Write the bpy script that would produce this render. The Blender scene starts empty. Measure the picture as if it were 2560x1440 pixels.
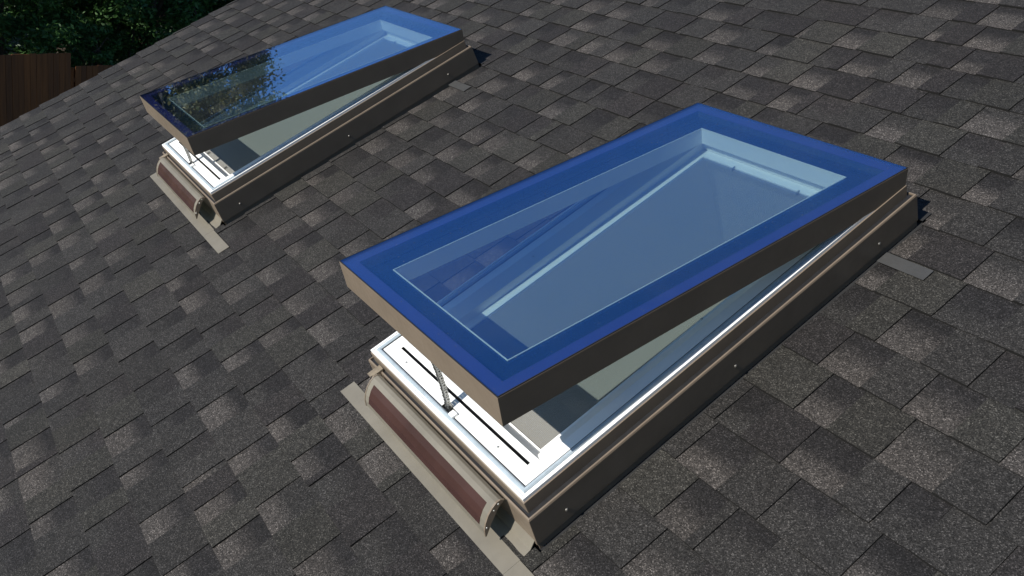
import bpy, bmesh, math, random
import numpy as np
from mathutils import Vector, Matrix, Euler

random.seed(7)
rng = np.random.default_rng(7)
scene = bpy.context.scene
col = scene.collection

# ------------------------------------------------------------------ camera, sky, sun
PITCH = math.radians(33.69)                       # 8 in 12 roof
CP, SP = math.cos(PITCH), math.sin(PITCH)
def uvn(u, v, n):                                 # roof coordinates -> world
    return Vector((u, v * CP - n * SP, v * SP + n * CP))

cam_d = bpy.data.cameras.new('camera')
cam = bpy.data.objects.new('camera', cam_d)
col.objects.link(cam)
AX = Vector((0.560261, 0.809535, 0.175387))
AY = Vector((0.380191, -0.063207, -0.922746))
AZ = Vector((-0.735909, 0.583659, -0.343191))
CAM = Vector((1.99982, -2.32033, 0.47171))
cam.matrix_world = Matrix(((AX.x, -AY.x, -AZ.x, CAM.x), (AX.y, -AY.y, -AZ.y, CAM.y),
                           (AX.z, -AY.z, -AZ.z, CAM.z), (0, 0, 0, 1)))
cam_d.sensor_width = 36.0
cam_d.lens = 36.0 * 2167.66 / 2560.0
cam_d.clip_start = 0.05
cam_d.clip_end = 2000.0
scene.camera = cam

SUN = uvn(0.062, -0.57, 1.0).normalized()        # towards the sun
sun_el = math.asin(SUN.z)
sun_az = math.atan2(SUN.x, SUN.y)
world = bpy.data.worlds.new('World')
scene.world = world
world.use_nodes = True
wn, wl = world.node_tree.nodes, world.node_tree.links
wn.clear()
sky = wn.new('ShaderNodeTexSky')
sky.sky_type = 'NISHITA'
sky.sun_disc = False
sky.sun_elevation = sun_el
sky.sun_rotation = sun_az
sky.air_density = 1.0
sky.dust_density = 0.1
sky.ozone_density = 6.0
bg = wn.new('ShaderNodeBackground')
bg.inputs['Strength'].default_value = 0.112
wo = wn.new('ShaderNodeOutputWorld')
wl.new(sky.outputs[0], bg.inputs[0])
wl.new(bg.outputs[0], wo.inputs[0])

sun_d = bpy.data.lights.new('sun', 'SUN')
sun_d.energy = 5.0
sun_d.angle = math.radians(0.5)
sun_d.color = (1.0, 0.95, 0.87)
sun = bpy.data.objects.new('sun', sun_d)
col.objects.link(sun)
sun.rotation_euler = SUN.to_track_quat('Z', 'Y').to_euler()
sun.location = SUN * 30

vs = scene.view_settings
vs.view_transform = 'Standard'
vs.look = 'None'
vs.exposure = 0.35
vs.gamma = 1.0
vs.use_curve_mapping = False
scene.render.engine = 'CYCLES'
scene.cycles.max_bounces = 10
scene.cycles.transparent_max_bounces = 24
scene.cycles.use_denoising = True
scene.cycles.caustics_reflective = False
scene.cycles.caustics_refractive = False
scene.cycles.sample_clamp_indirect = 4.0

# ------------------------------------------------------------------ materials
def mat(name):
    m = bpy.data.materials.new(name)
    m.use_nodes = True
    nt = m.node_tree
    return m, nt, nt.nodes['Principled BSDF']

def nd(nt, t, **kw):
    n = nt.nodes.new(t)
    for k, v in kw.items():
        if k in n.inputs:
            n.inputs[k].default_value = v
        else:
            setattr(n, k, v)
    return n

def ramp(nt, pts, src, interp='LINEAR'):
    r = nt.nodes.new('ShaderNodeValToRGB')
    r.color_ramp.interpolation = interp
    e = r.color_ramp.elements
    while len(e) < len(pts):
        e.new(0.5)
    for el, (p, c) in zip(e, pts):
        el.position = p
        el.color = (c, c, c, 1) if not hasattr(c, '__len__') else (*c, 1)
    nt.links.new(src, r.inputs[0])
    return r.outputs[0]

def mulc(nt, a, b, fac=1.0, blend='MULTIPLY'):
    m = nt.nodes.new('ShaderNodeMix')
    m.data_type = 'RGBA'
    m.blend_type = blend
    m.inputs[0].default_value = fac
    for i, s in ((6, a), (7, b)):
        if hasattr(s, 'links'):
            nt.links.new(s, m.inputs[i])
        else:
            m.inputs[i].default_value = (*s, 1)
    return m.outputs[2]

def world_pos(nt):
    return nt.nodes.new('ShaderNodeNewGeometry').outputs['Position']

def paint(name, c, metallic=0.0, rough=0.45, var=0.08, nscale=9.0, spec=0.5, bump=0.0):
    m, nt, b = mat(name)
    pos = world_pos(nt)
    n1 = nd(nt, 'ShaderNodeTexNoise', Scale=nscale, Detail=6.0, Roughness=0.6)
    nt.links.new(pos, n1.inputs['Vector'])
    v = ramp(nt, [(0.3, 1 - var), (0.7, 1 + var)], n1.outputs[0])
    nt.links.new(mulc(nt, c, v), b.inputs['Base Color'])
    b.inputs['Metallic'].default_value = metallic
    n2 = nd(nt, 'ShaderNodeTexNoise', Scale=60.0, Detail=3.0)
    nt.links.new(pos, n2.inputs['Vector'])
    rr = ramp(nt, [(0.3, max(0, rough - 0.07)), (0.7, rough + 0.07)], n2.outputs[0])
    nt.links.new(rr, b.inputs['Roughness'])
    b.inputs['Specular IOR Level'].default_value = spec
    if bump:
        bp = nd(nt, 'ShaderNodeBump', Strength=bump, Distance=0.001)
        nt.links.new(n2.outputs[0], bp.inputs['Height'])
        nt.links.new(bp.outputs[0], b.inputs['Normal'])
    return m

M_BRONZE = paint('bronze_paint', (0.178, 0.141, 0.105), metallic=0.0, rough=0.42, var=0.09, spec=0.4, bump=0.08)
M_FLASH = paint('flashing_paint', (0.165, 0.150, 0.120), metallic=0.0, rough=0.45, spec=0.35, var=0.16, nscale=5.0)
M_WHITE = paint('white_paint', (0.80, 0.80, 0.78), rough=0.4, var=0.02)
M_DRYWALL = paint('drywall_paint', (0.78, 0.78, 0.75), rough=0.8, var=0.03)
M_RUBBER = paint('grey_gasket', (0.34, 0.40, 0.44), rough=0.35, var=0.1, nscale=30)
M_BLACK = paint('black_rubber_and_shade', (0.012, 0.012, 0.013), rough=0.55)  # rubber parts, and the shade drawn into the cladding groove
M_FRIT = paint('frit_blue_sheen', (0.060, 0.055, 0.20), rough=0.12, spec=0.6)  # black glass border with its blue sheen put into the base colour
M_SPACER = paint('dark_spacer', (0.012, 0.02, 0.03), rough=0.3)
M_STEEL = paint('steel', (0.42, 0.42, 0.40), metallic=0.9, rough=0.38)
M_BOLT = paint('dark_bolt', (0.20, 0.19, 0.17), metallic=0.7, rough=0.45)
M_GREYMETAL = paint('grey_flashing', (0.042, 0.042, 0.041), rough=0.65, var=0.1, nscale=25)
M_TAN = paint('bracket_tan', (0.19, 0.155, 0.11), rough=0.6, var=0.3, nscale=60)
M_WALL = paint('stucco', (0.38, 0.34, 0.28), rough=0.9, var=0.1, nscale=30)
M_FLOOR = paint('floor_boards', (0.25, 0.18, 0.12), rough=0.5, var=0.2)
M_DECK = paint('roof_felt', (0.014, 0.014, 0.0145), rough=0.95, var=0.2, nscale=80)
M_EDGE = paint('asphalt_edge', (0.012, 0.0115, 0.011), rough=0.9, var=0.3, nscale=200, spec=0.2)
M_BARK = paint('bark', (0.045, 0.033, 0.024), rough=0.95, var=0.45, nscale=14)

def solar_material():
    m, nt, b = mat('solar_cell')
    pos = world_pos(nt)
    w1 = nd(nt, 'ShaderNodeTexWave', Scale=110.0, Distortion=0.0, bands_direction='X')
    nt.links.new(pos, w1.inputs['Vector'])
    s = ramp(nt, [(0.0, 0.8), (0.25, 1.06), (1.0, 1.06)], w1.outputs[0])
    n = nd(nt, 'ShaderNodeTexNoise', Scale=8.0, Detail=4.0)
    nt.links.new(pos, n.inputs['Vector'])
    v = ramp(nt, [(0.3, 0.8), (0.7, 1.2)], n.outputs[0])
    c = mulc(nt, mulc(nt, (0.043, 0.021, 0.0185), s), v)
    nt.links.new(c, b.inputs['Base Color'])
    b.inputs['Roughness'].default_value = 0.25
    b.inputs['Specular IOR Level'].default_value = 0.35
    return m
M_SOLAR = solar_material()

def glass_material():
    # coated roof glass: tinted straight-through transmission, angle-dependent bluish mirror
    m, nt, b = mat('coated_glass')
    nt.nodes.remove(b)
    out = nt.nodes['Material Output']
    lw = nd(nt, 'ShaderNodeLayerWeight', Blend=0.5)
    p5 = nd(nt, 'ShaderNodeMath', operation='POWER')
    nt.links.new(lw.outputs['Facing'], p5.inputs[0])
    p5.inputs[1].default_value = 4.0
    ml = nd(nt, 'ShaderNodeMath', operation='MULTIPLY_ADD')
    nt.links.new(p5.outputs[0], ml.inputs[0])
    ml.inputs[1].default_value = 0.85
    ml.inputs[2].default_value = 0.285
    tr = nd(nt, 'ShaderNodeBsdfTransparent', Color=(0.90, 1.0, 0.995, 1))
    gl = nd(nt, 'ShaderNodeBsdfGlossy', Roughness=0.0)
    # the coating's blue cast fades towards grazing angles
    gz = nd(nt, 'ShaderNodeMath', operation='MULTIPLY', use_clamp=True)
    nt.links.new(p5.outputs[0], gz.inputs[0])
    gz.inputs[1].default_value = 2.6
    tint = nt.nodes.new('ShaderNodeMix')
    tint.data_type = 'RGBA'
    nt.links.new(gz.outputs[0], tint.inputs[0])
    tint.inputs[6].default_value = (0.24, 0.53, 1.0, 1)
    tint.inputs[7].default_value = (0.74, 0.86, 1.0, 1)
    nt.links.new(tint.outputs[2], gl.inputs['Color'])
    mx = nt.nodes.new('ShaderNodeMixShader')
    nt.links.new(ml.outputs[0], mx.inputs[0])
    nt.links.new(tr.outputs[0], mx.inputs[1])
    nt.links.new(gl.outputs[0], mx.inputs[2])
    # thin dust film, patchy, with scattered specks
    pos = world_pos(nt)
    n1 = nd(nt, 'ShaderNodeTexNoise', Scale=3.2, Detail=7.0, Roughness=0.62, Distortion=0.8)
    nt.links.new(pos, n1.inputs['Vector'])
    film = ramp(nt, [(0.45, 0.0), (0.75, 0.010)], n1.outputs[0])
    vo = nd(nt, 'ShaderNodeTexVoronoi', Scale=42.0)
    nt.links.new(pos, vo.inputs['Vector'])
    spk = ramp(nt, [(0.0, 0.30), (0.045, 0.18), (0.065, 0.0)], vo.outputs['Distance'])
    ad = nd(nt, 'ShaderNodeMath', operation='ADD', use_clamp=True)
    nt.links.new(film, ad.inputs[0]); nt.links.new(spk, ad.inputs[1])
    du = nd(nt, 'ShaderNodeBsdfDiffuse', Color=(0.38, 0.36, 0.32, 1))
    m2 = nt.nodes.new('ShaderNodeMixShader')
    nt.links.new(ad.outputs[0], m2.inputs[0])
    nt.links.new(mx.outputs[0], m2.inputs[1])
    nt.links.new(du.outputs[0], m2.inputs[2])
    nt.links.new(m2.outputs[0], out.inputs['Surface'])
    return m
M_GLASS = glass_material()

def screen_material():
    m, nt, b = mat('insect_mesh')
    pos = world_pos(nt)
    out = nt.nodes['Material Output']
    mp = nd(nt, 'ShaderNodeMapping')
    mp.inputs['Rotation'].default_value = (-PITCH, 0, 0)
    nt.links.new(pos, mp.inputs['Vector'])
    w1 = nd(nt, 'ShaderNodeTexWave', Scale=90.0, Distortion=0.6, bands_direction='X')
    w2 = nd(nt, 'ShaderNodeTexWave', Scale=90.0, Distortion=0.6, bands_direction='Y')
    nt.links.new(mp.outputs[0], w1.inputs['Vector'])
    nt.links.new(mp.outputs[0], w2.inputs['Vector'])
    a = mulc(nt, ramp(nt, [(0, 0.75), (1, 1.1)], w1.outputs[0]), ramp(nt, [(0, 0.75), (1, 1.1)], w2.outputs[0]))
    nt.links.new(mulc(nt, (0.37, 0.365, 0.335), a), b.inputs['Base Color'])
    b.inputs['Roughness'].default_value = 0.8
    b.inputs['Specular IOR Level'].default_value = 0.2
    tr = nd(nt, 'ShaderNodeBsdfTransparent')
    mx = nt.nodes.new('ShaderNodeMixShader')
    mx.inputs[0].default_value = 0.46
    nt.links.new(tr.outputs[0], mx.inputs[1])
    nt.links.new(b.outputs[0], mx.inputs[2])
    nt.links.new(mx.outputs[0], out.inputs['Surface'])
    return m
M_SCREEN = screen_material()

def shingle_material():
    # the base tone of each piece is its granule blend (mesh colours); granules by cells
    m, nt, b = mat('shingle_granules')
    pos = world_pos(nt)
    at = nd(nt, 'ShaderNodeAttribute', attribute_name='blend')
    vo = nd(nt, 'ShaderNodeTexVoronoi', Scale=430.0)
    nt.links.new(pos, vo.inputs['Vector'])
    sep = nt.nodes.new('ShaderNodeSeparateColor')
    nt.links.new(vo.outputs['Color'], sep.inputs[0])
    g = ramp(nt, [(0.0, 0.30), (0.35, 0.70), (0.72, 1.15), (0.9, 1.75), (1.0, 3.6)], sep.outputs[0])
    n1 = nd(nt, 'ShaderNodeTexNoise', Scale=55.0, Detail=5.0, Roughness=0.65)
    nt.links.new(pos, n1.inputs['Vector'])
    mo = ramp(nt, [(0.28, 0.72), (0.72, 1.28)], n1.outputs[0])
    n2 = nd(nt, 'ShaderNodeTexNoise', Scale=2.1, Detail=4.0, Roughness=0.55)
    nt.links.new(pos, n2.inputs['Vector'])
    we = ramp(nt, [(0.3, (0.90, 0.91, 0.93)), (0.7, (1.10, 1.07, 1.04))], n2.outputs[0])
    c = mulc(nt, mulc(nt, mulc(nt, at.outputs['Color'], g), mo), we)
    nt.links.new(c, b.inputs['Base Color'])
    b.inputs['Roughness'].default_value = 0.88
    b.inputs['Specular IOR Level'].default_value = 0.25
    bp = nd(nt, 'ShaderNodeBump', Strength=0.55, Distance=0.0015)
    nt.links.new(vo.outputs['Distance'], bp.inputs['Height'])
    nt.links.new(bp.outputs[0], b.inputs['Normal'])
    return m
M_SHINGLE = shingle_material()

def leaf_material(name, c1, c2):
    m, nt, b = mat(name)
    g = nt.nodes.new('ShaderNodeNewGeometry')
    cr = ramp(nt, [(0.0, c1), (0.8, c2), (1.0, tuple(min(1, x * 1.6) for x in c2))], g.outputs['Random Per Island'])
    nt.links.new(cr, b.inputs['Base Color'])
    b.inputs['Roughness'].default_value = 0.5
    b.inputs['Specular IOR Level'].default_value = 0.3
    tl = nt.nodes.new('ShaderNodeBsdfTranslucent')
    nt.links.new(cr, tl.inputs[0])
    mx = nt.nodes.new('ShaderNodeMixShader')
    mx.inputs[0].default_value = 0.35
    nt.links.new(b.outputs[0], mx.inputs[1])
    nt.links.new(tl.outputs[0], mx.inputs[2])
    nt.links.new(mx.outputs[0], nt.nodes['Material Output'].inputs['Surface'])
    return m
M_LEAF_DARK = leaf_material('leaf_dark', (0.024, 0.068, 0.019), (0.055, 0.128, 0.034))
M_LEAF_OLIVE = leaf_material('leaf_olive', (0.11, 0.11, 0.03), (0.26, 0.19, 0.065))

def fence_material():
    m, nt, b = mat('weathered_cedar')
    oi = nt.nodes.new('ShaderNodeObjectInfo')
    pos = world_pos(nt)
    mp = nd(nt, 'ShaderNodeMapping')
    mp.inputs['Scale'].default_value = (30, 30, 1.5)
    nt.links.new(pos, mp.inputs['Vector'])
    n = nd(nt, 'ShaderNodeTexNoise', Scale=1.0, Detail=6.0, Roughness=0.6)
    nt.links.new(mp.outputs[0], n.inputs['Vector'])
    gr = ramp(nt, [(0.3, 0.65), (0.7, 1.25)], n.outputs[0])
    v = ramp(nt, [(0.0, 0.7), (1.0, 1.25)], oi.outputs['Random'])
    nt.links.new(mulc(nt, mulc(nt, (0.15, 0.045, 0.007), gr), v), b.inputs['Base Color'])
    b.inputs['Roughness'].default_value = 0.85
    return m
M_FENCE = fence_material()

def ground_material():
    m, nt, b = mat('ground_soil')
    pos = world_pos(nt)
    n = nd(nt, 'ShaderNodeTexNoise', Scale=0.6, Detail=10.0, Roughness=0.65)
    nt.links.new(pos, n.inputs['Vector'])
    c = ramp(nt, [(0.3, (0.035, 0.05, 0.018)), (0.6, (0.07, 0.075, 0.03)), (0.8, (0.10, 0.08, 0.05))], n.outputs[0])
    nt.links.new(c, b.inputs['Base Color'])
    b.inputs['Roughness'].default_value = 0.95
    return m
M_GROUND = ground_material()

# ------------------------------------------------------------------ mesh helpers
def link(name, me, parent=None, mats=()):
    for m in mats:
        me.materials.append(m)
    o = bpy.data.objects.new(name, me)
    col.objects.link(o)
    if parent is not None:
        o.parent = parent
    return o

def empty(name, loc=(0, 0, 0), rot=(0, 0, 0)):
    o = bpy.data.objects.new(name, None)
    o.empty_display_size = 0.1
    col.objects.link(o)
    o.location = loc
    o.rotation_euler = rot
    return o

def tag(o, label=None, cat=None, group=None, kind=None):
    if label: o['label'] = label
    if cat: o['category'] = cat
    if group: o['group'] = group
    if kind: o['kind'] = kind
    return o

class MB:
    def __init__(self):
        self.v, self.f, self.mi = [], [], []
    def quad(self, a, b, c, d, mi=0):
        i = len(self.v)
        self.v += [tuple(a), tuple(b), tuple(c), tuple(d)]
        self.f.append((i, i + 1, i + 2, i + 3))
        self.mi.append(mi)
    def poly(self, pts, mi=0):
        i = len(self.v)
        self.v += [tuple(p) for p in pts]
        self.f.append(tuple(range(i, i + len(pts))))
        self.mi.append(mi)
    def box(self, x0, x1, y0, y1, z0, z1, mi=0):
        p = [(x, y, z) for z in (z0, z1) for y in (y0, y1) for x in (x0, x1)]
        for q in ((0, 2, 3, 1), (4, 5, 7, 6), (0, 1, 5, 4), (2, 6, 7, 3), (0, 4, 6, 2), (1, 3, 7, 5)):
            self.quad(*[p[k] for k in q], mi)
    def ring(self, x0, x1, y0, y1, prof, mi=0, closed=False):
        """mitred rectangular sweep: prof = (inset x, inset y, z) from outside bottom, over the top, to inside"""
        P = [[(x0 + dx, y0 + dy, z), (x1 - dx, y0 + dy, z), (x1 - dx, y1 - dy, z), (x0 + dx, y1 - dy, z)] for dx, dy, z in prof]
        n = len(P)
        for i in range(n if closed else n - 1):
            A, B = P[i], P[(i + 1) % n]
            for k in range(4):
                l = (k + 1) % 4
                self.quad(A[k], A[l], B[l], B[k], mi)
    def prism_x(self, x0, x1, pts, mi=0, cap=True):
        n = len(pts)
        for i in range(n):
            a, b = pts[i], pts[(i + 1) % n]
            self.quad((x0, *a), (x1, *a), (x1, *b), (x0, *b), mi)
        if cap:
            self.poly([(x0, *p) for p in pts], mi)
            self.poly([(x1, *p) for p in reversed(pts)], mi)
    def dome(self, c, ax, r, h, seg=8, mi=0):
        ax = Vector(ax).normalized()
        t = ax.orthogonal().normalized(); s = ax.cross(t)
        c = Vector(c)
        rows = []
        for a in (0.0, 0.6, 1.1):
            rr, hh = r * math.cos(a), h * math.sin(a)
            rows.append([c + ax * hh + (t * math.cos(k * 2 * math.pi / seg) + s * math.sin(k * 2 * math.pi / seg)) * rr for k in range(seg)])
        for A, B in zip(rows, rows[1:]):
            for k in range(seg):
                l = (k + 1) % seg
                self.quad(A[k], A[l], B[l], B[k], mi)
        self.poly(rows[-1], mi)
    def mesh(self, name, bevel=0.0, smooth=False):
        me = bpy.data.meshes.new(name)
        me.from_pydata(self.v, [], self.f)
        me.polygons.foreach_set('material_index', self.mi)
        bm = bmesh.new()
        bm.from_mesh(me)
        bmesh.ops.remove_doubles(bm, verts=bm.verts, dist=1e-5)
        bmesh.ops.recalc_face_normals(bm, faces=bm.faces)
        if bevel:
            es = [e for e in bm.edges if len(e.link_faces) == 2 and e.calc_face_angle(0) > 0.5]
            bmesh.ops.bevel(bm, geom=es, offset=bevel, segments=2, profile=0.5, affect='EDGES', clamp_overlap=True)
        bm.to_mesh(me)
        bm.free()
        if smooth:
            for p in me.polygons:
                p.use_smooth = True
        return me
    def build(self, name, parent, mats, bevel=0.0, smooth=False):
        return link(name, self.mesh(name, bevel, smooth), parent, mats if isinstance(mats, (list, tuple)) else (mats,))

def subtract(rects, h):
    out = []
    for (a, b, c, d) in rects:
        e, f, g, i = h
        if e >= b or f <= a or g >= d or i <= c:
            out.append((a, b, c, d))
            continue
        if c < g: out.append((a, b, c, g))
        if i < d: out.append((a, b, i, d))
        c2, d2 = max(c, g), min(d, i)
        if a < e: out.append((a, e, c2, d2))
        if f < b: out.append((f, b, c2, d2))
    return [r for r in out if r[1] - r[0] > 0.004 and r[3] - r[2] > 0.004]

# ------------------------------------------------------------------ skylight sizes and places (metres)
W, LS = 0.776, 1.325
BASE_V0, BASE_V1, BASE_N = -1.347, -0.012, 0.148
SKY_U = (0.0, -2.284)
SKY_TH = (0.1992, 0.1572)
EXPO, V_PHASE = 0.1432, 0.299
U_RAKE, U_RIGHT = -4.47, 7.0
V_EAVE, V_RIDGE = V_PHASE - 26 * EXPO, V_PHASE + 17 * EXPO
GROUND_Z = -4.6

# ------------------------------------------------------------------ ground
mb = MB()
N = 24
xs = np.linspace(-900, 900, N + 1)
for i in range(N):
    for j in range(N):
        mb.quad((xs[i], xs[j], GROUND_Z), (xs[i + 1], xs[j], GROUND_Z), (xs[i + 1], xs[j + 1], GROUND_Z), (xs[i], xs[j + 1], GROUND_Z))
tag(mb.build('ground', None, M_GROUND), 'dark soil and rough grass of the yard below', 'ground', kind='structure')

# ------------------------------------------------------------------ house
y_eave, z_eave = uvn(0, V_EAVE, 0).y, uvn(0, V_EAVE, 0).z
y_ridge, z_ridge = uvn(0, V_RIDGE, 0).y, uvn(0, V_RIDGE, 0).z
house = empty('house', (1.2, y_ridge, GROUND_Z))
tag(house, 'house with a dark grey shingle roof under both open skylights', 'house')
def house_part(mb, name, mats, bevel=0):
    o = mb.build(name, house, mats, bevel)
    o.location = -house.location
    return o
holes = [(u0 + 0.02, u0 + W - 0.02, -1.33, -0.03) for u0 in SKY_U]
deck = [(U_RAKE + 0.02, U_RIGHT, V_EAVE + 0.01, V_RIDGE)]
for h in holes:
    deck = subtract(deck, h)
mb = MB()
for (a, b, c, d) in deck:
    mb.box(a, b, c, d, -0.034, -0.006)
roof = mb.build('roof', house, M_DECK)
roof.location = -house.location
roof.rotation_euler = (PITCH, 0, 0)
# other slope, gable walls, eave walls, barge boards
mb = MB()
y_back = 2 * y_ridge - y_eave
nz = 0.03
mb.poly([(U_RAKE + 0.02, y_ridge, z_ridge + 0.0), (U_RIGHT, y_ridge, z_ridge), (U_RIGHT, y_back, z_eave), (U_RAKE + 0.02, y_back, z_eave)])
mb.poly([(U_RAKE + 0.02, y_ridge, z_ridge - .04), (U_RIGHT, y_ridge, z_ridge - .04), (U_RIGHT, y_back, z_eave - .04), (U_RAKE + 0.02, y_back, z_eave - .04)])
house_part(mb, 'rear_roof', M_DECK)
xw0, xw1, yw0, yw1 = U_RAKE + 0.35, U_RIGHT - 0.35, y_eave + 0.45, y_back - 0.45
zt = z_eave + 0.45 * math.tan(PITCH) - 0.06
for x in (xw0, xw1):
    mb = MB()
    t = 0.12 if x == xw0 else -0.12
    for xx in (x, x + t):
        mb.poly([(xx, yw0, GROUND_Z), (xx, yw1, GROUND_Z), (xx, yw1, zt), (xx, y_ridge, z_ridge - 0.06), (xx, yw0, zt)])
    house_part(mb, 'gable_wall', M_WALL)
for y, t in ((yw0, 0.12), (yw1, -0.12)):
    mb = MB()
    mb.box(xw0 + 0.125, xw1 - 0.125, min(y, y + t), max(y, y + t), GROUND_Z, zt)
    house_part(mb, 'eave_wall', M_WALL)
mb = MB()
mb.box(xw0 + 0.13, xw1 - 0.13, yw0 + 0.13, yw1 - 0.13, GROUND_Z + 0.02, GROUND_Z + 0.25)
house_part(mb, 'floor', M_FLOOR)
mb = MB()
mb.box(U_RAKE + 0.015, U_RAKE + 0.045, V_EAVE, V_RIDGE, -0.20, -0.035)
o = mb.build('barge_board', house, M_BRONZE)
o.location = -house.location
o.rotation_euler = (PITCH, 0, 0)

# ------------------------------------------------------------------ shingles
def project(u, v, n=0.005):
    p = uvn(u, v, n) - CAM
    z = p.dot(AZ)
    if z < 0.05: return None
    return (1280 + 2167.66 * p.dot(AX) / z, 720 + 2167.66 * p.dot(AY) / z)
def sash_outline(u0, th):
    pts = []
    for (x, y) in ((0, -LS), (W, -LS), (W, 0), (0, 0)):
        pts.append(project(u0 + x, y * math.cos(th), 0.195 - y * math.sin(th)))
    return pts
def inside(p, poly):
    c = False
    for i in range(len(poly)):
        (x1, y1), (x2, y2) = poly[i], poly[i - 1]
        if (y1 > p[1]) != (y2 > p[1]) and p[0] < (x2 - x1) * (p[1] - y1) / (y2 - y1) + x1:
            c = not c
    return c
outlines = [sash_outline(u, t) for u, t in zip(SKY_U, SKY_TH)]

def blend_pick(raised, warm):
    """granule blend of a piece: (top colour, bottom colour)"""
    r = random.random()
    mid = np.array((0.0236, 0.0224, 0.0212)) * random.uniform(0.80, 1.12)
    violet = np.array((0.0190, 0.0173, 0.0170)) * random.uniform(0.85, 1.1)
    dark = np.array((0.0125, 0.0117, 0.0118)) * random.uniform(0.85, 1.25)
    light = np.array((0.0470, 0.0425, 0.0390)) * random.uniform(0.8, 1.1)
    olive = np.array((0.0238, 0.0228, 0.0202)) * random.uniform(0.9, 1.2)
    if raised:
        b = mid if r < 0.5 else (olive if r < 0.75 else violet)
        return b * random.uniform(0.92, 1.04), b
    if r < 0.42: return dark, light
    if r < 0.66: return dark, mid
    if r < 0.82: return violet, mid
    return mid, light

pieces = []
for k in range(-26, 17):
    v0 = V_PHASE + k * EXPO
    u = U_RAKE - random.uniform(-0.004, 0.006)
    raised = random.random() < 0.5
    jit = 0.0
    next_joint = u + random.uniform(0.3, 1.0)
    while u < 4.6:
        wd = random.uniform(0.08, 0.17) if raised else random.uniform(0.075, 0.145)
        if random.random() < 0.05: wd = random.uniform(0.025, 0.045)
        u1 = u + wd
        if u1 > next_joint:
            jit = random.uniform(-0.0022, 0.0022)
            next_joint += 1.0
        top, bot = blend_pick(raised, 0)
        rects = [(u, u1 - 0.0012, v0 + jit, v0 + EXPO + 0.012)]
        for su in SKY_U:
            rects = subtract(rects, (su - 0.040, su + W + 0.029, -1.375, 0.035))
        for r in rects:
            pieces.append((r, raised, top, bot, v0))
        u = u1
        raised = not raised

def piece_data(r, raised, top, bot, v0):
    a, b, c, d = r
    nu = 4 if (b - a) > 0.06 else 2
    nv = 4
    hb = (0.0086 if raised else 0.0048) + random.uniform(-0.0006, 0.0008)
    ht = 0.0032 if raised else 0.0006
    verts, cols, faces, mi = [], [], [], []
    split = random.uniform(0.35, 0.65)
    for j in range(nv + 1):
        t = j / nv
        v = c + (d - c) * t
        tg = min(1.0, max(0.0, (v - v0) / EXPO))
        n = hb + (ht - hb) * tg
        for i in range(nu + 1):
            uu = a + (b - a) * i / nu
            dv = random.uniform(-0.0011, 0.0011) if j == 0 else 0.0
            du = random.uniform(-0.0006, 0.0006) if i in (0, nu) else 0.0
            verts.append((uu + du, v + dv, n + random.uniform(-0.0003, 0.0003)))
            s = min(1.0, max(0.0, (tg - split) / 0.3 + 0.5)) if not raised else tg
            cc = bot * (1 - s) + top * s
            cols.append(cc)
    for j in range(nv):
        for i in range(nu):
            q = j * (nu + 1) + i
            faces.append((q, q + 1, q + nu + 2, q + nu + 1)); mi.append(0)
    def skirt(idx):
        base = len(verts)
        for q in idx:
            x, y, z = verts[q]
            verts.append((x, y, -0.0055)); cols.append(cols[q])
        for s in range(len(idx) - 1):
            faces.append((idx[s], base + s, base + s + 1, idx[s + 1])); mi.append(1)
    skirt(list(range(nu + 1)))
    skirt([j * (nu + 1) + nu for j in range(nv + 1)])
    skirt([j * (nu + 1) for j in range(nv + 1)])
    return verts, cols, faces, mi

def shingle_mesh(name, verts, cols, faces, mi):
    me = bpy.data.meshes.new(name)
    me.from_pydata(verts, [], faces)
    me.polygons.foreach_set('material_index', mi)
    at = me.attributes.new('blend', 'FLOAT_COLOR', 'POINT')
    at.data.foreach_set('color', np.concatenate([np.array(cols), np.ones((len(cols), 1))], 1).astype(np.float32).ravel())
    bm = bmesh.new(); bm.from_mesh(me)
    bmesh.ops.recalc_face_normals(bm, faces=bm.faces)
    # open sheets: make sure the tops face up
    if sum(f.normal.z for f in bm.faces if f.material_index == 0) < 0:
        bmesh.ops.reverse_faces(bm, faces=bm.faces)
    bm.to_mesh(me); bm.free()
    me.materials.append(M_SHINGLE); me.materials.append(M_EDGE)
    return me

def area_in_view(r):
    a, b, c, d = r
    q = [project(*p) for p in ((a, c), (b, c), (b, d), (a, d))]
    if any(p is None for p in q): return 0
    cx, cy = sum(p[0] for p in q) / 4, sum(p[1] for p in q) / 4
    if not (-40 < cx < 2600 and -40 < cy < 1480): return 0
    if any(inside((cx, cy), o) for o in outlines): return 0
    ar = 0
    for i in range(4):
        ar += q[i - 1][0] * q[i][1] - q[i][0] * q[i - 1][1]
    return abs(ar) / 2

order = sorted(range(len(pieces)), key=lambda i: -area_in_view(pieces[i][0]))
single = set(order[:300])
SV, SC, SF, SM = [], [], [], []
for i, pc in enumerate(pieces):
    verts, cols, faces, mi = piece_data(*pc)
    if i in single:
        a, b, c, d = pc[0]
        o0 = ((a + b) / 2, (c + d) / 2, 0.0)
        verts = [(x - o0[0], y - o0[1], z) for x, y, z in verts]
        o = link('shingle', shingle_mesh('shingle', verts, cols, faces, mi), roof)
        o.location = o0
    else:
        base = len(SV)
        SV += verts; SC += cols; SM += mi
        SF += [tuple(q + base for q in f) for f in faces]
o = link('shingle_field', shingle_mesh('shingle_field', SV, SC, SF, SM), roof)
tag(o, kind='stuff')
# the strip of roof right of the laid pieces, far outside the frame, and the rake drip edge
mb = MB()
mb.box(U_RAKE - 0.003, U_RAKE + 0.03, V_EAVE, V_RIDGE, -0.034, -0.0045)
mb.build('drip_edge', roof, M_BRONZE)

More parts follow.
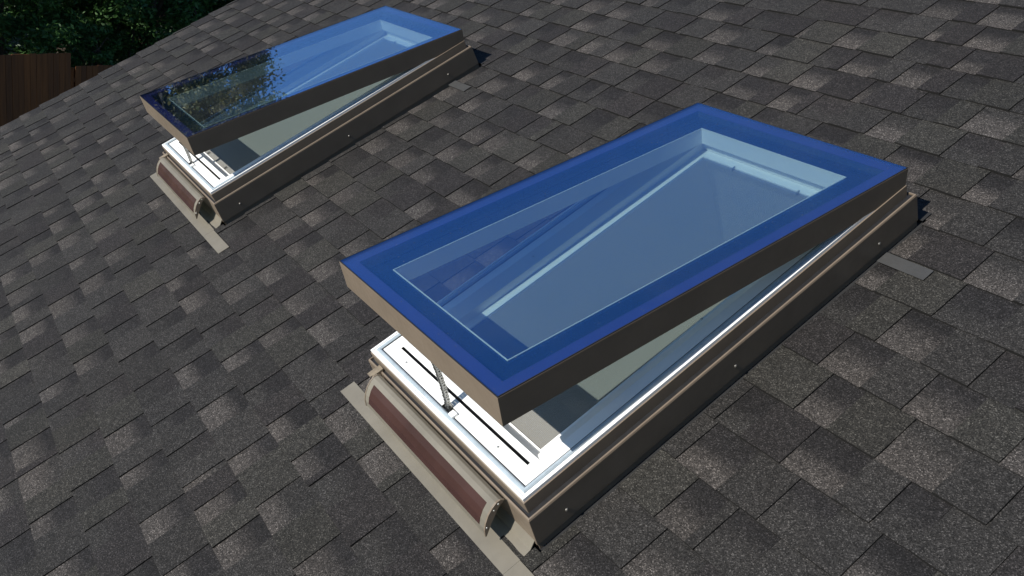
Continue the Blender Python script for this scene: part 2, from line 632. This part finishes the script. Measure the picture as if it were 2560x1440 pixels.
# ------------------------------------------------------------------ skylights
def plate(mb, r, n0, n1, mi=0):
    mb.box(r[0], r[1], r[2], r[3], n0, n1, mi)

def make_skylight(u0, theta, label):
    loc = uvn(u0, 0, 0)
    sk = empty('skylight', loc, (PITCH, 0, 0))
    tag(sk, label, 'skylight', 'vent skylights on the roof')
    rnd = random.Random(int(theta * 1e4))

    # --- white fixed frame with ledge, chain pocket and slot
    op = (0.063, 0.713, -1.253, -0.063)            # ledge opening at the top
    ow = (0.098, 0.678, -1.224, -0.098)            # opening below the sloped reveal
    slot = (0.075, 0.701, -1.281, -1.2725)
    pocket = (0.366, 0.412, -1.331, -1.303)
    X0, X1, Y0, Y1 = 0.003, 0.773, BASE_V0, BASE_V1
    mb = MB()
    tops = [(X0, X1, Y0, Y1)]
    for h in (op, slot, pocket):
        tops = subtract(tops, h)
    for (a, b, c, d) in tops:
        mb.quad((a, c, BASE_N), (b, c, BASE_N), (b, d, BASE_N), (a, d, BASE_N))
    mb.ring(X0, X1, Y0, Y1, [(0, 0, 0.140), (0, 0, BASE_N)])
    def rect_at(r, z):
        return [(r[0], r[2], z), (r[1], r[2], z), (r[1], r[3], z), (r[0], r[3], z)]
    levels = [rect_at(op, BASE_N), rect_at(ow, 0.127), rect_at(ow, 0.06)]
    mid_f = (ow[0], ow[1], op[2] + 0.013, ow[3])
    levels[1] = rect_at(mid_f, 0.127)
    levels.insert(2, rect_at(ow, 0.1005))
    for A, B in zip(levels, levels[1:]):
        for k in range(4):
            l = (k + 1) % 4
            mb.quad(A[k], A[l], B[l], B[k])
    base = mb.build('fixed_frame', sk, M_WHITE)
    mb = MB()
    mb.ring(*slot, [(0, 0, BASE_N - 0.001), (0, 0, BASE_N - 0.016)])
    mb.quad((slot[0], slot[2], BASE_N - .016), (slot[1], slot[2], BASE_N - .016), (slot[1], slot[3], BASE_N - .016), (slot[0], slot[3], BASE_N - .016))
    mb.build('slot_liner', base, M_BLACK)
    mb = MB()
    mb.ring(*pocket, [(0, 0, BASE_N - 0.001), (0, 0, BASE_N - 0.035)])
    mb.quad((pocket[0], pocket[2], BASE_N - .035), (pocket[1], pocket[2], BASE_N - .035), (pocket[1], pocket[3], BASE_N - .035), (pocket[0], pocket[3], BASE_N - .035))
    mb.build('chain_pocket', base, M_FLASH)
    # rubber seal running round the ledge, a grey bead and its dark lip
    mb = MB()
    mb.ring(X0, X1, Y0, Y1, [(0.013, 0.013, BASE_N - .001), (0.013, 0.013, BASE_N + .003), (0.016, 0.016, BASE_N + .0062), (0.021, 0.021, BASE_N + .0062), (0.0245, 0.0245, BASE_N + .003), (0.0245, 0.0245, BASE_N - .001)])
    mb.build('seal', base, M_RUBBER)
    mb = MB()
    mb.ring(X0, X1, Y0, Y1, [(0.0255, 0.0255, BASE_N - .001), (0.0255, 0.0255, BASE_N + .0015), (0.0275, 0.0275, BASE_N + .0015), (0.0275, 0.0275, BASE_N - .001)])
    mb.build('seal_lip', base, M_BLACK)
    mb = MB()
    mb.ring(X0, X1, Y0, Y1, [(0.0, 0.0, BASE_N + .0003), (0.0, 0.0, BASE_N + .004), (0.006, 0.006, BASE_N + .004), (0.006, 0.006, BASE_N + .0003)])
    mb.build('outer_lip', base, M_WHITE)
    for (x, y) in ((0.14, -1.300), (0.60, -1.297), (0.09, -0.8), (0.69, -0.7)):
        mb = MB()
        mb.dome((x, y, BASE_N), (0, 0, 1), 0.004, 0.0018)
        mb.build('screw', base, M_STEEL)

    # --- insect screen in a thin white frame
    mb = MB()
    A = [(0.0006, 0.0006, 0.088), (0.0006, 0.0006, 0.100), (0.030, 0.006, 0.100), (0.030, 0.006, 0.088)]
    mb.ring(ow[0], ow[1], ow[2], ow[3], A, closed=True)
    scr = mb.build('screen_frame', sk, M_WHITE)
    mb = MB()
    mb.box(ow[0] + .030, ow[1] - .030, ow[3] - .031, ow[3] - .006, 0.088, 0.0998)
    mb.build('screen_head', scr, M_WHITE)
    mb = MB()
    mb.box(ow[0] + .0302, ow[1] - .0302, ow[2] + .0062, ow[3] - .0312, 0.0952, 0.0958)
    mb.build('insect_screen', scr, M_SCREEN)
    for x in (0.26, 0.51):
        for y in (ow[2] + .016, ow[3] - .034):
            mb = MB()
            mb.box(x - .002, x + .002, y - .007, y + .007, .0960, .104)
            mb.build('clip', scr, M_STEEL)

    # --- drywall light shaft down to the ceiling
    mb = MB()
    mb.ring(ow[0] - .004, ow[1] + .004, ow[2] - .004, ow[3] + .004, [(-.02, -.02, -0.62), (-.02, -.02, 0.058), (0, 0, 0.058), (0, 0, -0.62)], closed=True)
    mb.build('light_shaft', sk, M_DRYWALL)

    # --- bronze upper band and flared side cladding
    mb = MB()
    mb.ring(0, W, BASE_V0 - .003, BASE_V1 + .003, [(0.02, 0.02, 0.1425), (0, 0, 0.1425), (0, 0, 0.100), (0.02, 0.02, 0.100)])
    mb.build('upper_band', sk, M_BRONZE, 0.0012)
    mb = MB()
    y0, y1 = BASE_V0 - .003, BASE_V1 + .003
    prof = [(-0.0150, -0.008, 0.100), (-0.0150, -0.008, 0.1120), (-0.0188, -0.0120, 0.1112), (-0.0205, -0.014, 0.106), (-0.0172, -0.020, 0.016), (-0.0145, -0.016, 0.016), (-0.0165, -0.010, 0.10)]
    mb.ring(0, W, y0, y1, prof)
    clad = mb.build('cladding', sk, M_BRONZE, 0.0012)
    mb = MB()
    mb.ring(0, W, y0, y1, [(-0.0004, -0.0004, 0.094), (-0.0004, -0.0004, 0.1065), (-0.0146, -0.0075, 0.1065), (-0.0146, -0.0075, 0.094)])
    mb.build('groove_shade_strip', clad, M_BLACK)  # shade in the groove, put in as a black strip
    for y in (-1.27, -0.71, -0.155):
        for x, d in ((W + 0.0184, 1), (-0.0184, -1)):
            mb = MB()
            mb.dome((x, y, 0.05), (d, 0, 0.05), 0.0050, 0.004, 10)
            mb.build('bolt', clad, M_BOLT, smooth=True)
    # lower flashing upstand along both sides and behind
    mb = MB()
    mb.ring(-0.0138, W + .0138, -1.366, 0.010, [(0, 0, -0.005), (0, 0, 0.028), (0.004, 0.004, 0.028), (0.004, 0.004, -0.005)])
    mb.build('side_flashing', sk, M_BRONZE)
    # --- apron below the frame: sloped pan, two wings
    mb = MB()
    pan = [(-1.471, 0.0060), (-1.471, 0.0085), (-1.410, 0.0085), (-1.388, 0.012), (-1.3675, 0.030), (-1.3675, 0.026), (-1.390, 0.006)]
    mb.prism_x(-0.010, W + 0.010, pan)
    wing = [(-1.471, 0.0055), (-1.471, 0.0082), (-1.4205, 0.0082), (-1.4205, 0.0055)]
    mb.prism_x(W + 0.0102, W + 0.215, wing)
    mb.prism_x(-0.105, -0.0102, wing)
    mb.build('apron_flashing', sk, M_FLASH, 0.0006)
    # --- a step-flashing leaf showing between two courses
    mb = MB()
    mb.box(W + 0.026, W + 0.164, -0.179, -0.136, 0.0085, 0.0098)
    mb.build('step_flashing', sk, M_GREYMETAL)
    mb = MB()
    mb.box(-0.03, W + 0.024, 0.021, 0.06, 0.0075, 0.009)
    mb.build('head_flashing', sk, M_DECK)

    # --- solar panel along the front
    arc = [(-1.3700, 0.116), (-1.3790, 0.1235), (-1.3900, 0.1245), (-1.4030, 0.1190), (-1.4190, 0.1080), (-1.4330, 0.0925), (-1.4425, 0.0760), (-1.4475, 0.0580), (-1.4440, 0.0570), (-1.4200, 0.082), (-1.392, 0.106)]
    mb = MB()
    mb.prism_x(0.0795, 0.7055, arc)
    pan_o = mb.build('solar_panel', sk, M_FLASH, 0.0008)
    def off(i, h):
        a, b = Vector(arc[i - 1]), Vector(arc[i + 1])
        t = (b - a).normalized()
        nrm = Vector((t.y, -t.x))
        if nrm.y < 0 and nrm.x > 0: nrm = -nrm
        return tuple(Vector(arc[i]) + nrm * h)
    lo = [off(i, -0.0015) for i in (3, 4, 5, 6)]
    hi = [off(i, 0.0008) for i in (3, 4, 5, 6)]
    mb = MB()
    mb.prism_x(0.101, 0.686, hi + lo[::-1])
    mb.build('solar_cell', pan_o, M_SOLAR)
    for x0, x1, d in ((0.0745, 0.0793, -1), (0.7057, 0.7105, 1)):
        cx, cy = -1.405, 0.097
        cap = [(cx + (a - cx) * 1.05, cy + (b - cy) * 1.05) for a, b in arc]
        mb = MB()
        mb.prism_x(x0, x1, cap)
        cp = mb.build('end_cap', pan_o, M_BRONZE, 0.0006)
        for (yy, zz) in ((-1.386, 0.1175), (-1.402, 0.109), (-1.436, 0.078)):
            mb = MB()
            mb.dome((x1 if d > 0 else x0, yy, zz), (d, 0, 0), 0.0032, 0.0015)
            mb.build('screw', cp, M_STEEL)
    for x in (0.12, 0.655):
        mb = MB()
        mb.box(x - .012, x + .012, -1.384, -1.3665, 0.094, 0.108)
        mb.build('bracket', pan_o, M_BLACK)
    mb = MB()
    mb.prism_x(0.060, 0.0645, [(-1.352, 0.118), (-1.386, 0.118), (-1.425, 0.070), (-1.405, 0.055), (-1.372, 0.078)])
    mb.box(0.040, 0.060, -1.395, -1.352, 0.1150, 0.118)
    mb.build('end_bracket', pan_o, M_TAN)

    # --- tilting sash: bronze frame, glass, seals
    mb = MB()
    fr = [(0.030, 0.030, -0.060), (0.030, 0.030, -0.083), (0.0032, 0.001, -0.083), (0.0, 0.0, -0.0025), (0.0010, 0.0010, -0.0024), (0.0012, 0.0012, -0.020)]
    mb.ring(0, W, -LS, 0, fr)
    sash = mb.build('sash', sk, M_BRONZE, 0.001)
    sash.location = (0, 0, 0.195)
    sash.rotation_euler = (-theta, 0, 0)
    mb = MB()
    mb.box(0.0027, W - .0027, -LS + .0027, -.0027, -0.0045, -0.0004)
    mb.build('glass_pane', sash, M_GLASS)
    mb = MB()
    mb.ring(0, W, -LS, 0, [(0.0027, 0.0027, -0.0060), (0.041, 0.040, -0.0060), (0.041, 0.040, -0.0075), (0.0027, 0.0027, -0.0075)])
    mb.build('glass_border', sash, M_FRIT)
    mb = MB()
    mb.ring(0, W, -LS, 0, [(0.0004, 0.0004, -0.0023), (0.0004, 0.0004, 0.0003), (0.0025, 0.0025, 0.0003), (0.0025, 0.0025, -0.0055)])
    mb.build('glass_seal', sash, M_BLACK)
    mb = MB()
    mb.ring(0, W, -LS, 0, [(0.042, 0.041, -0.0080), (0.052, 0.050, -0.022), (0.066, 0.060, -0.0235), (0.066, 0.060, -0.026), (0.1145, 0.0985, -0.0275), (0.1145, 0.0985, -0.034), (0.042, 0.041, -0.034)], closed=True)
    mb.build('spacer', sash, M_SPACER)
    mb = MB()
    mb.ring(0, W, -LS, 0, [(0.1148, 0.0988, -0.0255), (0.1178, 0.1018, -0.0255), (0.1178, 0.1018, -0.078), (0.034, 0.034, -0.078), (0.034, 0.034, -0.036), (0.1148, 0.0988, -0.036)], closed=True)
    mb.build('sash_liner', sash, M_WHITE, 0.0006)
    # hinge blocks hidden at the head
    for x in (0.11, W - 0.11):
        mb = MB()
        mb.box(x - .03, x + .03, -0.075, -0.045, 0.1485, 0.172)
        mb.build('hinge', sk, M_STEEL)

    # --- zip chain from the pocket up to the sash
    mb = MB()
    front = Vector((0.388, -(LS - 0.012) * math.cos(theta), 0.195 + (LS - 0.012) * math.sin(theta) - 0.081))
    foot = Vector((0.389, -1.3165, BASE_N - 0.03))
    n = max(6, int((front - foot).length / 0.0115))
    for i in range(n):
        p = foot.lerp(front, (i + .5) / n)
        p = p + Vector((0, 0.008 * math.sin(math.pi * i / n), 0))
        w = 0.0085 if i % 2 else 0.0066
        for q in (-1, 1):
            mb.box(p.x + q * w - .0013, p.x + q * w + .0013, p.y - .0052, p.y + .0052, p.z - .0070, p.z + .0070)
        mb.box(p.x - .0098, p.x + .0098, p.y - .0022, p.y + .0022, p.z - .0022, p.z + .0022)
        mb.box(p.x - .0050, p.x + .0050, p.y - .0008, p.y + .0008, p.z + .0023, p.z + .0068, 1)
    mb.build('opener_chain', sk, [M_STEEL, M_BLACK])
    mb = MB()
    mb.box(0.412, 0.432, -1.325, -1.308, BASE_N + .0006, BASE_N + .008)
    mb.build('chain_guide', sk, M_WHITE)
    return sk

make_skylight(SKY_U[0], SKY_TH[0], 'larger nearer vent skylight, its glass mirroring plain deep blue sky')
make_skylight(SKY_U[1], SKY_TH[1], 'farther vent skylight whose glass mirrors dark trees, near the roof edge')

# ------------------------------------------------------------------ fences
def fence(x0, y0, x1, y1, ztop, label, seed, step=False):
    r = random.Random(seed)
    d = Vector((x1 - x0, y1 - y0, 0)); L = d.length; d.normalize()
    f = empty('board_fence', (x0, y0, GROUND_Z), (0, 0, math.atan2(d.y, d.x)))
    tag(f, label, 'fence')
    h = ztop - GROUND_Z
    x = 0.0
    while x < L:
        w = r.uniform(0.130, 0.142)
        hh = h + r.uniform(-0.008, 0.008)
        mb = MB()
        mb.box(-w / 2, w / 2, -0.010, 0.010, 0.03, hh)
        b = mb.build('board', f, M_FENCE, 0.003)
        b.location = (x + w / 2, r.uniform(-.003, .003), 0)
        x += w + r.uniform(0.002, 0.007)
    for z in (0.35, h - 0.3):
        mb = MB(); mb.box(0, L, 0.016, 0.056, z - .045, z + .045)
        mb.build('rail', f, M_FENCE)
    x = 0.05
    while x < L:
        mb = MB(); mb.box(x - .045, x + .045, 0.058, 0.148, 0.0, h - 0.06)
        mb.build('post', f, M_FENCE)
        x += 2.2
fence(-16.05, -2.10, -18.15, 1.02, -2.80, 'brown board fence at the left frame edge below the trees', 3)
fence(-18.42, 1.20, -21.6, 6.9, -3.10, 'lower dim board fence stepping back behind the roof edge', 4)

# ------------------------------------------------------------------ trees
def tube(mb, a, b, ra, rb, seg=7):
    a, b = Vector(a), Vector(b)
    ax = (b - a).normalized(); t = ax.orthogonal().normalized(); s = ax.cross(t)
    A = [a + (t * math.cos(k * 2 * math.pi / seg) + s * math.sin(k * 2 * math.pi / seg)) * ra for k in range(seg)]
    B = [b + (t * math.cos(k * 2 * math.pi / seg) + s * math.sin(k * 2 * math.pi / seg)) * rb for k in range(seg)]
    for k in range(seg):
        l = (k + 1) % seg
        mb.quad(A[k], A[l], B[l], B[k])
def leaves(centres, radii, per, size, rg):
    n = len(centres) * per
    c = np.repeat(centres, per, 0)
    rr = np.repeat(radii, per, 0)[:, None]
    d = rg.normal(size=(n, 3)); d /= np.linalg.norm(d, axis=1)[:, None]
    p = c + d * rr * (rg.random((n, 1)) ** 0.5) * np.array([1, 1, 0.72])
    t = rg.normal(size=(n, 3)); t[:, 2] *= 0.6; t /= np.linalg.norm(t, axis=1)[:, None]
    s = np.cross(t, rg.normal(size=(n, 3))); s /= np.linalg.norm(s, axis=1)[:, None]
    sz = size * rg.uniform(0.6, 1.3, (n, 1))
    V = np.stack([p - t * sz, p + s * sz * 0.42, p + t * sz, p - s * sz * 0.42], 1).reshape(-1, 3)
    F = np.arange(n * 4).reshape(-1, 4)
    me = bpy.data.meshes.new('crown')
    me.vertices.add(n * 4); me.vertices.foreach_set('co', V.astype(np.float32).ravel())
    me.loops.add(n * 4); me.loops.foreach_set('vertex_index', F.astype(np.int32).ravel())
    me.polygons.add(n); me.polygons.foreach_set('loop_start', (np.arange(n) * 4).astype(np.int32))
    me.update(calc_edges=True); me.validate()
    return me
def tree(name, x, y, h, base, rad, nclump, per, size, leafmat, label, cat, group, seed, trunk=True):
    rg = np.random.default_rng(seed); r = random.Random(seed)
    t = empty(name, (x, y, GROUND_Z))
    tag(t, label, cat, group)
    mid, hz = (h + base) / 2, (h - base) / 2
    d = rg.normal(size=(nclump, 3)); d /= np.linalg.norm(d, axis=1)[:, None]
    rr = rg.uniform(0.35, 1.0, (nclump, 1)) ** 0.6
    C = d * rr * np.array([rad, rad, hz]) * rg.uniform(0.8, 1.12, (nclump, 1)) + np.array([0, 0, mid])
    C = C[C[:, 2] > 0.15]
    R = rg.uniform(0.28, 0.62, len(C)) * rad / 2.4
    link('crown', leaves(C, R, per, size, rg), t, (leafmat,))
    mb = MB()
    p = Vector((0, 0, -0.1)); rad0 = 0.035 * h if trunk else 0.05
    pts = [p]
    for i in range(5):
        p = p + Vector((r.uniform(-.18, .18), r.uniform(-.18, .18), (mid + hz * 0.45) / 5)); pts.append(p)
    for i in range(5):
        tube(mb, pts[i], pts[i + 1], rad0 * (1 - .15 * i), rad0 * (1 - .15 * (i + 1)))
    for k in range(min(26, len(C))):
        c = Vector(C[k]); s = pts[r.choice((2, 3, 4, 5))]
        m = s.lerp(c, .5) + Vector((0, 0, .2))
        tube(mb, s, m, rad0 * .33, rad0 * .2, 5); tube(mb, m, c, rad0 * .2, rad0 * .06, 5)
    mb.build('trunk', t, M_BARK)
    return t
# tall trees left of the frame; the farther skylight mirrors them and they shade the yard, the broad one added to shade the fence
tree('tall_tree', -23.0, -1.2, 15.6, 2.0, 3.7, 230, 520, 0.066, M_LEAF_OLIVE, 'tall olive leaved tree mirrored in the farther skylight glass', 'tree', None, 21)
tree('added_shade_tree', -17.4, -5.2, 8.2, 0.8, 2.7, 110, 120, 0.11, M_LEAF_OLIVE, 'broad olive leaved tree added left of the frame to shade the fence', 'tree', None, 22)  # unseen tree, added to keep the fence in shade
tree('tall_tree', -29.0, -3.2, 17.0, 1.5, 4.4, 170, 260, 0.11, M_LEAF_OLIVE, 'tall olive leaved tree standing behind the mirrored one, left of the frame', 'tree', None, 24)
# unseen trees added beyond the right gable, blocking sky from the skylights' right flanks
for i, (x, y, h) in enumerate(((11.5, -5.5, 15.5), (10.8, 0.0, 17.0), (11.2, 5.5, 16.5), (12.0, 11.0, 17.0))):
    tree('tall_tree', x, y, h, 1.5, 3.9, 150, 130, 0.15, M_LEAF_OLIVE, 'tall tree added beyond the right gable to block sky, %s of four, outside the view' % ('nearest the eaves', 'second from the eaves', 'third from the eaves', 'farthest from the eaves')[i], 'tree', 'sky-blocking trees added beyond the right gable', 60 + i)
# leafy dark trees behind the fence
G = 'dark leafy trees behind the fence'
tree('leafy_tree', -20.6, 0.1, 6.4, 0.3, 2.1, 150, 190, 0.07, M_LEAF_DARK, 'dark leafy tree right above the brown fence at left', 'tree', G, 31)
tree('leafy_tree', -21.6, 3.4, 6.6, 0.4, 2.3, 160, 190, 0.07, M_LEAF_DARK, 'dark leafy tree between the brown fence and the roof edge', 'tree', G, 32)
tree('leafy_tree', -23.4, 6.6, 6.8, 0.4, 2.5, 160, 180, 0.075, M_LEAF_DARK, 'dark leafy tree touching the roof edge near the top of the frame', 'tree', G, 33)
tree('leafy_tree', -25.8, 2.2, 7.4, 0.6, 2.9, 140, 160, 0.09, M_LEAF_DARK, 'dark leafy tree in the gloom behind the front row', 'tree', G, 34)
tree('leafy_tree', -26.6, 9.6, 7.4, 0.5, 3.0, 140, 160, 0.09, M_LEAF_DARK, 'dark leafy tree farthest right, mostly behind the roof edge', 'tree', G, 35)
tree('shrub', -19.5, 1.75, 2.35, 0.4, 0.75, 46, 140, 0.06, M_LEAF_DARK, 'low dark shrub spilling over the lower fence', 'shrub', None, 41, trunk=False)
# the wood that closes the view behind them, one dark mass
rg = np.random.default_rng(77)
n = 420
ang = np.radians(rg.uniform(150, 205, n))
rad = rg.uniform(31, 38, n)
C = np.stack([2 + rad * np.cos(ang), 1 + rad * np.sin(ang), GROUND_Z + rg.uniform(0.2, 7.0, n)], 1)
o = link('woodland', leaves(C, rg.uniform(1.0, 1.6, n), 110, 0.17, rg), None, (M_LEAF_DARK,))
tag(o, 'dark mass of woodland closing the view behind the trees', 'woodland', kind='stuff')
